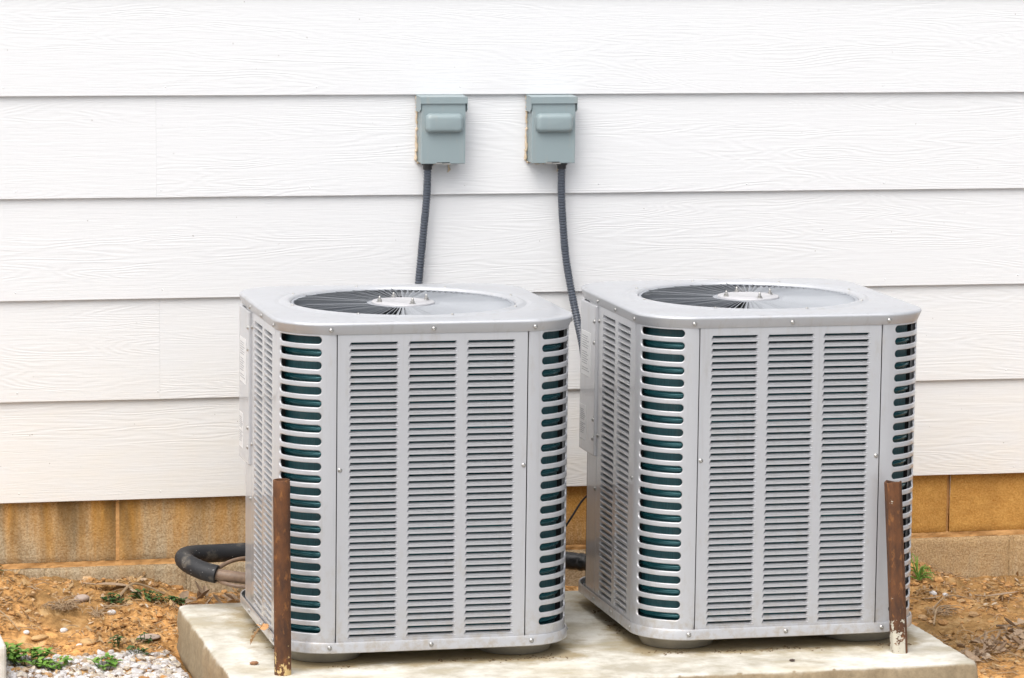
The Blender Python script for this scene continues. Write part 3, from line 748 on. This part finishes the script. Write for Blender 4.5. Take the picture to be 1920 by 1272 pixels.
# ------------------------------------------------------------------ refrigerant lines
t = empty('refrigerant_line', (.03, -.3, -.11), label='thick black insulated hose looping out left of the unit to bare copper', category='hose')
o_ = Vector((.03, -.3, -.11))
pts = catmull([(.42, -.16, -.118), (.28, -.18, -.118), (.16, -.20, -.116), (.080, -.24, -.110), (.050, -.30, -.107), (.056, -.36, -.112), (.085, -.40, -.122), (.118, -.418, -.129)], 10)
mb = MB(); mb.tube([p-o_ for p in pts], .0245, 20, cap=False)
e = pts[-1]-o_; tdir = (pts[-1]-pts[-2]).normalized(); a = tdir.cross(Vector((0, 0, 1))).normalized(); b = a.cross(tdir)
mb.loft([[e+(a*math.cos(2*PI*k/20)+b*math.sin(2*PI*k/20))*r+tdir*dd for k in range(20)] for r, dd in ((.0245, 0), (.0232, .002), (.0155, .002), (.0145, -.03))], True)
ob('insulation', autosmooth(mb.mesh('insulation', RUBBER), 60), t)
mb = MB(); pp = catmull([(.095, -.405, -.124), (.118, -.418, -.129), (.16, -.435, -.134), (.22, -.45, -.140), (.33, -.50, -.142)], 8); mb.tube([p-o_ for p in pp], [.0125+.003*min(1, i/10) for i in range(len(pp))], 14); ob('copper_pipe', autosmooth(mb.mesh('copper_pipe', PIPE)), t)
mb = MB(); pp = catmull([(.40, -.24, -.118), (.27, -.26, -.118), (.19, -.29, -.118), (.135, -.34, -.130), (.12, -.40, -.143), (.15, -.45, -.152), (.22, -.47, -.158), (.33, -.5, -.158)], 8); mb.tube([p-o_ for p in pp], .0055, 10); ob('copper_pipe', autosmooth(mb.mesh('copper_pipe', PIPE)), t, label='thin copper pipe curving beneath the thick one')
t = empty('refrigerant_line', (1.0, -.25, -.15), label='black taped hose running between the two units near the slab', category='hose')
o_ = Vector((1.0, -.25, -.15)); r_ = random.Random(2)
pp = catmull([(.80, -.12, -.14), (.95, -.2, -.142), (1.05, -.27, -.147), (1.12, -.32, -.149), (1.2, -.38, -.152), (1.3, -.45, -.152)], 14); mb = MB(); mb.tube([p-o_ for p in pp], [.0228+r_.uniform(-.0022, .0022) for _ in pp], 16)
ob('insulation', autosmooth(mb.mesh('insulation', m_var('black_tape', (.008, .008, .009), (.022, .022, .024), 40, .28, .8, .006)), 80), t)
pp = catmull([(1.20, -.42, .08), (1.157, -.36, .052), (1.135, -.31, .020), (1.105, -.30, -.03), (1.092, -.29, -.055), (1.07, -.27, -.10), (1.04, -.25, -.13)], 8)
mb = MB(); mb.tube([p-pp[0] for p in pp], .0030, 8); ob('wire', autosmooth(mb.mesh('wire', WIRE)), loc=tuple(pp[0]), label='thin black wire hanging between the two units against the orange blocks', category='wire')

# ------------------------------------------------------------------ stakes
def make_pipe_stake():
    mb = MB(); h = .2600-PZ; R = .0205
    r_ = random.Random(1)
    prof = [(R, -.02), (R, 0)]+[(R*(1+r_.uniform(-.012, .012)), h*i/14) for i in range(1, 14)]+[(R, h-.001), (R-.001, h), (R-.0045, h), (R-.005, h-.002), (R-.005, h-.12)]
    mb.loft([[(r*math.cos(2*PI*k/28), r*math.sin(2*PI*k/28), z) for k in range(28)] for r, z in prof], True, True, True)
    return ob('rusty_pipe', autosmooth(mb.mesh('rusty_pipe', RUST), 50), loc=(.1505, -1.228, PZ+.0), rot=(0, math.radians(-.6), 0), label='upright round rusty pipe, open at the top, by the left unit\'s front corner', category='pipe')
make_pipe_stake()
def make_post():
    mb = MB(); h = .430; R = .0228
    r_ = random.Random(3)
    out = [(-.0200, -.012), (-.010, -.0195), (.008, -.0195), (.0130, -.0165), (.0200, -.0065), (.0200, .010), (.012, .020), (-.012, .020), (-.0200, .012)]
    inn = [(x*.78, y*.78) for x, y in out]
    rings = [[(x, y, z) for x, y in out] for z in (-.01, .0, .06, .12, .2, .3, .38)]
    rings.append([(x, y, h+r_.uniform(-.004, .003)) for x, y in out]); top = rings[-1]
    rings.append([(x, y, top[i][2]) for i, (x, y) in enumerate(inn)]); rings.append([(x, y, h-.06) for x, y in inn])
    mb.loft(rings, True, True, True)
    o = ob('rusty_post', autosmooth(mb.mesh('rusty_post', RUSTP), 28), loc=(1.7015, -1.268, PZ), label='leaning faceted rusty post with flaking white paint at its foot', category='post')
    bevel(o, .0015, 2); return o
post = make_post(); post.rotation_euler = (math.radians(-3.2), math.radians(-2.6), 0)

# ------------------------------------------------------------------ litter, leaves, plants
def leaf_pts(L, W, lobes, r_):
    """outline of an oak-like or plain leaf along +x, curled"""
    n = 13 if lobes else 9; up = []
    for i in range(n+1):
        s = i/n; w = W*math.sin(PI*min(1, s*.96+.02))**.7
        if lobes and i % 3 == 0 and 0 < i < n: w *= .35
        w *= r_.uniform(.8, 1.15); up.append((L*s, w/2))
    return up
def add_leaf(mb, p, L, W, yaw, tilt, curl, lobes, r_, roll=0, cup=None):
    up = leaf_pts(L, W, lobes, r_); cup = r_.uniform(.1, .5) if cup is None else cup; v = []
    R = Matrix.Rotation(yaw, 3, 'Z') @ Matrix.Rotation(-tilt, 3, 'Y') @ Matrix.Rotation(roll, 3, 'X')
    for x, w in up:
        s = x/L; zc = curl*L*s*s
        for sd in (-1, 0, 1): v.append(R @ Vector((x, sd*w, zc+(abs(sd)*w*cup)))+Vector(p))
    f = []
    for i in range(len(up)-1):
        a = i*3; f += [(a, a+1, a+4, a+3), (a+1, a+2, a+5, a+4)]
    mb.add(v, f)
    q0 = R @ Vector((-L*.35, 0, L*.05))+Vector(p); q1 = R @ Vector((0, 0, 0))+Vector(p); mb.tube([q0, q1], L*.012+.0003, 4)
def blocked(x, y, m=.01): return (-.0+.01-m < x < 1.865+m and -1.42-m < y < -.365+m) or y > .008
def areas(r_, wl=.5):
    if r_.random() < wl: return r_.uniform(-.62, .40), r_.uniform(-.70, .005)
    return r_.uniform(1.80, 2.65), r_.uniform(-1.25, .005)
r_ = random.Random(21)
def rock(mb, p, s, r_, flat=.6):
    t_ = (1+5**.5)/2; V0 = [(-1, t_, 0), (1, t_, 0), (-1, -t_, 0), (1, -t_, 0), (0, -1, t_), (0, 1, t_), (0, -1, -t_), (0, 1, -t_), (t_, 0, -1), (t_, 0, 1), (-t_, 0, -1), (-t_, 0, 1)]
    F0 = [(0, 11, 5), (0, 5, 1), (0, 1, 7), (0, 7, 10), (0, 10, 11), (1, 5, 9), (5, 11, 4), (11, 10, 2), (10, 7, 6), (7, 1, 8), (3, 9, 4), (3, 4, 2), (3, 2, 6), (3, 6, 8), (3, 8, 9), (4, 9, 5), (2, 4, 11), (6, 2, 10), (8, 6, 7), (9, 8, 1)]
    a = r_.uniform(0, 6.3); ca, sa = math.cos(a), math.sin(a); sx, sy, sz = s*r_.uniform(.7, 1.3)/1.9, s*r_.uniform(.6, 1.1)/1.9, s*flat*r_.uniform(.7, 1.2)/1.9
    v = []
    for x, y, z in V0:
        k = r_.uniform(.78, 1.15); x, y, z = x*sx*k, y*sy*k, z*sz*k; v.append((p[0]+x*ca-y*sa, p[1]+x*sa+y*ca, p[2]+z))
    mb.add(v, F0)
# clods and crumbs of clay
mb = MB()
for i in range(6500):
    x, y = areas(r_)
    if blocked(x, y) or float(vnoise(np.array(x*8.), np.array(y*12.), 41)) < .42: continue
    s = r_.choice((.002, .003, .004, .005, .006, .008)) if r_.random() < .975 else r_.uniform(.010, .020)
    rock(mb, (x, y, gz(x, y)+s*.12), s, r_, .55)
ob('clay_crumbs', mb.mesh('clay_crumbs', CLOD), kind='stuff', label='crumbs and clods of orange clay over the soil', category='soil')
# leaf chips and straw
mb = MB()
def dens(x, y): return float(vnoise(np.array(x*7.), np.array(y*9.), 31))
cnt = 0
while cnt < 3000:
    x, y = areas(r_, .42)
    if blocked(x, y): continue
    hot = (x > 1.9 and -1.05 < y < -.55) or (x < .4 and y > -.33) or (1.9 < x < 2.25 and y > -.5)
    if dens(x, y) < (.38 if hot else .62): continue
    cnt += 1
    L = r_.uniform(.006, .022); add_leaf(mb, (x, y, gz(x, y)+r_.uniform(.001, .008)), L, L*r_.uniform(.25, .6), r_.uniform(0, 6.3), r_.uniform(-.3, .5), r_.uniform(-.3, .5), False, r_, r_.uniform(-.6, .6))
ob('leaf_litter', mb.mesh('leaf_litter', CHIP), kind='stuff', label='broken dry leaf scraps scattered over the clay', category='litter')
mb = MB(); cnt = 0
def straw(mb, x, y, L, a, w=.0008):
    z = gz(x, y)+r_.uniform(.003, .010); dx, dy = math.cos(a)*L/2, math.sin(a)*L/2; k = r_.uniform(-.3, .3)*L
    p = [(x-dx, y-dy, z-.003), (x-dx*.3-dy*k, y-dy*.3+dx*k, z+r_.uniform(.0, .008)), (x+dx*.4, y+dy*.4, z+r_.uniform(0, .006)), (x+dx, y+dy, z-.003)]
    mb.tube(p, w, 4)
while cnt < 520:
    x, y = areas(r_, .5)
    if blocked(x, y, .03): continue
    cnt += 1; straw(mb, x, y, r_.uniform(.015, .06), r_.uniform(0, 6.3), r_.uniform(.0005, .0012))
ob('dry_straw', mb.mesh('dry_straw', TWIG), kind='stuff', label='thin dry stalks strewn over the clay', category='straw')
# two tufts of dead grass
def tuft(cx, cy, n, L, name, label, cat, mat, spread=.05, up=.5, w=.0009, group=None):
    mb = MB(); z0 = gz(cx, cy)
    for i in range(n):
        a = r_.uniform(0, 6.3); l = L*r_.uniform(.5, 1.1); s = spread*r_.random(); bx, by = s*math.cos(a+2), s*math.sin(a+2)
        e = r_.uniform(.1, up)
        p = [(bx, by, 0), (bx+math.cos(a)*l*.4, by+math.sin(a)*l*.4, l*e*.8), (bx+math.cos(a)*l*.8, by+math.sin(a)*l*.8, l*e*.9), (bx+math.cos(a)*l, by+math.sin(a)*l, l*e*.4)]
        mb.tube(p, [w, w, w*.8, w*.3], 4)
    o = ob(name, mb.mesh(name, mat), loc=(cx, cy, z0), label=label, category=cat)
    return o
tuft(-.255, -.185, 90, .060, 'dead_grass_tuft', 'larger matted tuft of dead straw grass on the left clay bank', 'grass', TWIG, .035, .5)
tuft(-.165, -.215, 40, .045, 'dead_grass_tuft', 'smaller dead grass tuft right of the large one on the clay bank', 'grass', TWIG, .02, .6)
tuft(2.150, -.36, 60, .060, 'dead_grass_tuft', 'tangled dead stalks by the slab behind the leaning post', 'grass', TWIG, .05, .3)
g = tuft(2.166, -.122, 26, .055, 'grass_tuft', 'small green grass tuft at the foot of the right unit by the wall', 'grass', GREEN, .010, 1.6, .0016)
# twigs and roots
def stick(pts, w, label, cat='twig', name='twig', mat=TWIG):
    P = catmull([(x, y, gz(x, y)+h) for x, y, h in pts], 6); o = P[0]
    mb = MB(); mb.tube([p-o for p in P], [w*(1-.5*i/len(P)) for i in range(len(P))], 7)
    ob(name, autosmooth(mb.mesh(name, mat)), loc=tuple(o), label=label, category=cat)
stick([(-.105, -.15, .004), (-.09, -.125, .014), (-.06, -.105, .020), (-.02, -.085, .016), (.03, -.08, .004)], .0045, 'arched tan root lying above the creeping green weeds', 'root', 'root')
stick([(-.070, -.11, .018), (-.05, -.135, .012), (-.035, -.155, .002)], .003, 'short forked root end branching from the arched root', 'root', 'root')
stick([(-.155, -.185, .006), (-.11, -.18, .008), (-.07, -.19, .006)], .0025, 'short pale twig below the creeping green weeds')
stick([(-.44, -.23, .010), (-.41, -.27, .012), (-.385, -.31, .006)], .002, 'thin reddish stem at the far left of the clay bank')
stick([(2.13, -.335, .006), (2.19, -.30, .014), (2.28, -.275, .008)], .0026, 'thin pale twig lying on the clay right of the right unit')
stick([(2.09, -.46, .006), (2.13, -.38, .02), (2.18, -.345, .01)], .0028, 'slanting twig beside the slab corner right of the unit')
stick([(2.12, -.72, .020), (2.17, -.68, .026), (2.23, -.64, .022)], .0022, 'thin stalk rising over the curled leaves right of the slab')
stick([(2.45, -.22, .01), (2.47, -.17, .05), (2.52, -.12, .07)], .003, 'bent red-brown stem at the right picture edge', 'stem')
# flat stones, slate pieces
def stone(x, y, s, fl, mat, label, n='stone', g=None):
    mb = MB(); rock(mb, (0, 0, 0), s, r_, fl); o = ob(n, mb.mesh(n, mat, True), loc=(x, y, gz(x, y)+s*.16), label=label, category='stone'); b = o.modifiers.new('s', 'SUBSURF'); b.levels = b.render_levels = 2
TAN = m_var('tan_stone', (.42, .25, .10), (.58, .38, .18), 30, .8, .3); GREY = m_var('grey_stone', (.33, .26, .22), (.45, .36, .30), 30, .8, .3)
stone(-.335, -.335, .030, .45, TAN, 'flat tan stone on the clay bank, left of two alike')
stone(-.212, -.365, .032, .45, TAN, 'flat tan stone on the clay bank, right of two alike')
stone(-.366, -.315, .014, .8, PEBBLE, 'small white pebble beside the left tan stone')
stone(-.235, -.375, .012, .8, PEBBLE, 'small white pebble beside the right tan stone')
stone(-.048, -.335, .036, .30, GREY, 'flat grey-brown slate piece near the slab corner')
stone(-.13, -.215, .016, .7, PEBBLE, 'white chip in the middle of the left clay bank')
stone(-.265, -.285, .016, .7, PEBBLE, 'white chip lower left on the clay bank')
stone(2.165, -.245, .020, .7, PEBBLE, 'white pebble on the clay behind the slab, right of the unit')
stone(2.195, -.262, .014, .7, PEBBLE, 'smaller white pebble next to the one behind the slab')
stone(-.20, -.13, .028, .5, GREY, 'grey-brown stone below the block course at left')
# dark crumbs collected around the feet of the units
mb = MB()
for i in range(620):
    ux, uy = r_.choice(((.5246, -.8209), (1.4245, -.8311))); x = r_.uniform(-.33, .35); y = -.345+r_.gauss(0, .014)
    if r_.random() < .3: x, y = -.345+r_.gauss(0, .012), r_.uniform(-.33, .2)
    if float(vnoise(np.array((ux+x)*14.), np.array((uy+y)*14.), 51)) < .5: continue
    sz = r_.uniform(.0012, .0040); rock(mb, (ux+x, uy+y, PZ+sz*.2), sz, r_, .5)
    if r_.random() < .12: add_leaf(mb, (ux+x, uy+y, PZ+.002), .012, .003, r_.uniform(0, 6), .1, .1, False, r_)
ob('slab_debris', mb.mesh('slab_debris', m_var('dark_debris', (.09, .06, .035), (.24, .16, .08), 60, .9)), kind='stuff', label='dark crumbs gathered under the edges of both units', category='debris')
# white gravel
mb = MB(); cnt = 0
while cnt < 1900:
    x, y = r_.uniform(-.60, .03), r_.uniform(-.85, -.36)
    edge = -.415-.05*float(vnoise(np.array(x*9.), np.array(.5), 12))-max(0, (x+.2))*.14
    if y > edge+r_.gauss(0, .008) or blocked(x, y, .005): continue
    cnt += 1; s = r_.uniform(.006, .014); rock(mb, (x, y, gz(x, y)+s*.30), s, r_, .6)
ob('gravel', mb.mesh('gravel', PEBBLE), kind='stuff', label='white gravel along the bottom of the clay bank', category='gravel')
# pale block at the left picture edge
mb = MB(); mb.box(-.60, -.453, -.66, -.50, -.36, -.240); o = ob('curb_stone', mb.mesh('curb_stone', WHITEC), label='pale concrete curb stone cut by the left picture edge', category='curb'); bevel(o, .012, 3)
# individual dead leaves
TANLEAF = simple('tan_leaf', (.55, .30, .13), .8); BRNLEAF = simple('brown_leaf', (.22, .125, .05), .8)
def leaf_thing(x, y, z, L, W, yaw, tilt, curl, lobes, label=None, group=None, roll=0, seed=None, mat=LEAF):
    rr = random.Random(seed if seed is not None else int(x*999+y*77)); mb = MB(); add_leaf(mb, (0, 0, 0), L, W, yaw, tilt, curl, lobes, rr, roll)
    o = ob('dead_leaf', mb.mesh('dead_leaf', mat, False), loc=(x, y, z)); s = o.modifiers.new('s', 'SOLIDIFY'); s.thickness = .0007
    o['label'] = label or 'curled brown dead leaf in the litter heap right of the slab'; o['category'] = 'leaf'
    if group: o['group'] = group
    elif not label: o['group'] = 'dead leaves heaped right of the slab'
    return o
for i in range(78):
    x = r_.uniform(1.93, 2.34); y = -.98+(x-1.93)*.9+r_.uniform(-.10, .09)
    if blocked(x, y, .0): continue
    leaf_thing(x, y, gz(x, y)+r_.uniform(.006, .020), r_.uniform(.022, .050), r_.uniform(.012, .022), r_.uniform(0, 6.3), r_.uniform(-.1, .6), r_.uniform(-.4, .6), r_.random() < .45, roll=r_.uniform(-1.0, 1.0), seed=i)
for i in range(14):
    x = r_.uniform(.06, .24); y = r_.uniform(-.20, -.10)
    leaf_thing(x, y, gz(x, y)+r_.uniform(.006, .020), r_.uniform(.03, .05), r_.uniform(.016, .026), r_.uniform(0, 6.3), r_.uniform(0, .5), r_.uniform(-.3, .5), False, 'brown dead leaf heaped behind the slab below the black hose', 'dead leaves below the hose', r_.uniform(-.7, .7), 100+i)
leaf_thing(2.268, -.585, -.315, .10, .045, .2, .1, .15, True, 'large pale lobed oak leaf lying right of the litter heap', seed=5)
leaf_thing(2.235, -.70, -.315, .085, .04, .9, .15, -.2, True, 'pale lobed leaf lying in front of the large oak leaf', seed=6)
leaf_thing(2.33, -.225, -.308, .09, .022, -.25, .05, .1, False, 'long silvery curled leaf on the clay near the right edge', seed=8)
leaf_thing(2.135, -.285, -.295, .035, .016, -.3, .1, .1, False, 'small whitish leaf on the clay beside the right unit', seed=9)
leaf_thing(1.935, -.45, gz(1.935, -.45)+.02, .06, .028, -.9, .1, .2, False, 'curled leaf lying against the slab\'s right edge', seed=10)
leaf_thing(-.155, -.085, gz(-.155, -.085)+.014, .10, .034, -.15, .02, -.1, False, 'long flat tan leaf lying below the orange clay lump at left', seed=11)
leaf_thing(.137, -.995, -.146, .036, .022, -1.0, -.1, .3, False, 'tan folded leaf caught on the left unit\'s base edge', seed=12, roll=.9, mat=TANLEAF)
leaf_thing(.134, -1.00, -.150, .046, .017, 3.5, -.75, -.2, True, 'torn brown leaf hanging off the left unit\'s base edge', seed=13, mat=BRNLEAF)
mb = MB(); rock(mb, (0, 0, 0), .014, r_, .5); ob('leaf_scrap', mb.mesh('leaf_scrap', simple('brown_scrap', (.28, .14, .07), .8)), loc=(.100, -1.112, PZ+.004), label='small brown scrap lying alone on the slab left of the pipe', category='scrap')
mb = MB(); rock(mb, (0, 0, 0), .010, r_, .3); ob('leaf_scrap', mb.mesh('leaf_scrap', simple('dark_scrap', (.09, .06, .05), .8)), loc=(1.405, -1.316, PZ+.003), label='small dark scrap on the slab in front of the right unit', category='scrap')
mb = MB(); mb.box(-.022, .022, -.006, .006, 0, .005); o = ob('plastic_strip', mb.mesh('plastic_strip', BLACKP), loc=(2.262, -.545, -.325), rot=(0, 0, -.1), label='short black plastic strip lying beside the pale oak leaf', category='plastic strip'); bevel(o, .001)
# plants
def plant(cx, cy, n, hgt, spread, size, mat, label, lobes=3, name='weed'):
    root = empty(name, (cx, cy, gz(cx, cy)), label=label, category='weed')
    ms = MB(); ml = MB()
    for i in range(n):
        a = r_.uniform(0, 6.3); s = spread*math.sqrt(r_.random()); x, y = s*math.cos(a), s*math.sin(a)*.6; h = hgt*r_.uniform(.4, 1.1)
        zb = gz(cx+x, cy+y)-gz(cx, cy)
        ms.tube([(x*.5, y*.5, min(0, zb)), (x*.8, y*.8, zb*.5+h*.6), (x, y, zb+h)], .0009, 4)
        for k in range(lobes):
            aa = a+k*2*PI/lobes+r_.uniform(-.3, .3); add_leaf(ml, (x, y, zb+h), size*r_.uniform(.7, 1.2), size*.62, aa, r_.uniform(-.1, .6), -.2, False, r_, r_.uniform(-.3, .3))
    ob('stem', ms.mesh('stem', DGREEN), root); ob('foliage', ml.mesh('foliage', mat, True), root)
plant(-.385, -.50, 38, .042, .062, .019, GREEN, 'bright green leafy weed in the gravel at the far left', 4)
plant(-.315, -.545, 16, .026, .035, .019, GREEN, 'small green weed just right of the bright leafy one')
plant(-.195, -.585, 12, .022, .030, .019, GREEN, 'small green weed at the bottom edge left of the slab')
plant(-.145, -.425, 8, .030, .012, .014, DGREEN, 'dark green sprig on the clay above the gravel')
plant(-.062, -.375, 6, .026, .018, .012, DGREEN, 'tiny green sprig near the grey slate piece')
plant(-.09, -.47, 10, .022, .035, .013, DGREEN, 'low green weed between gravel and slab corner')
plant(-.112, -.150, 20, .016, .034, .012, DGREEN, 'creeping green clover patch under the arched root', 3)
plant(-.030, -.138, 28, .014, .042, .012, DGREEN, 'creeping green clover patch in the middle of the row', 3)
plant(.045, -.125, 24, .014, .040, .012, DGREEN, 'creeping green clover patch nearest the slab', 3)
plant(-.43, -.06, 14, .03, .02, .016, DGREEN, 'dark green weed against the blocks at the left edge', 3)
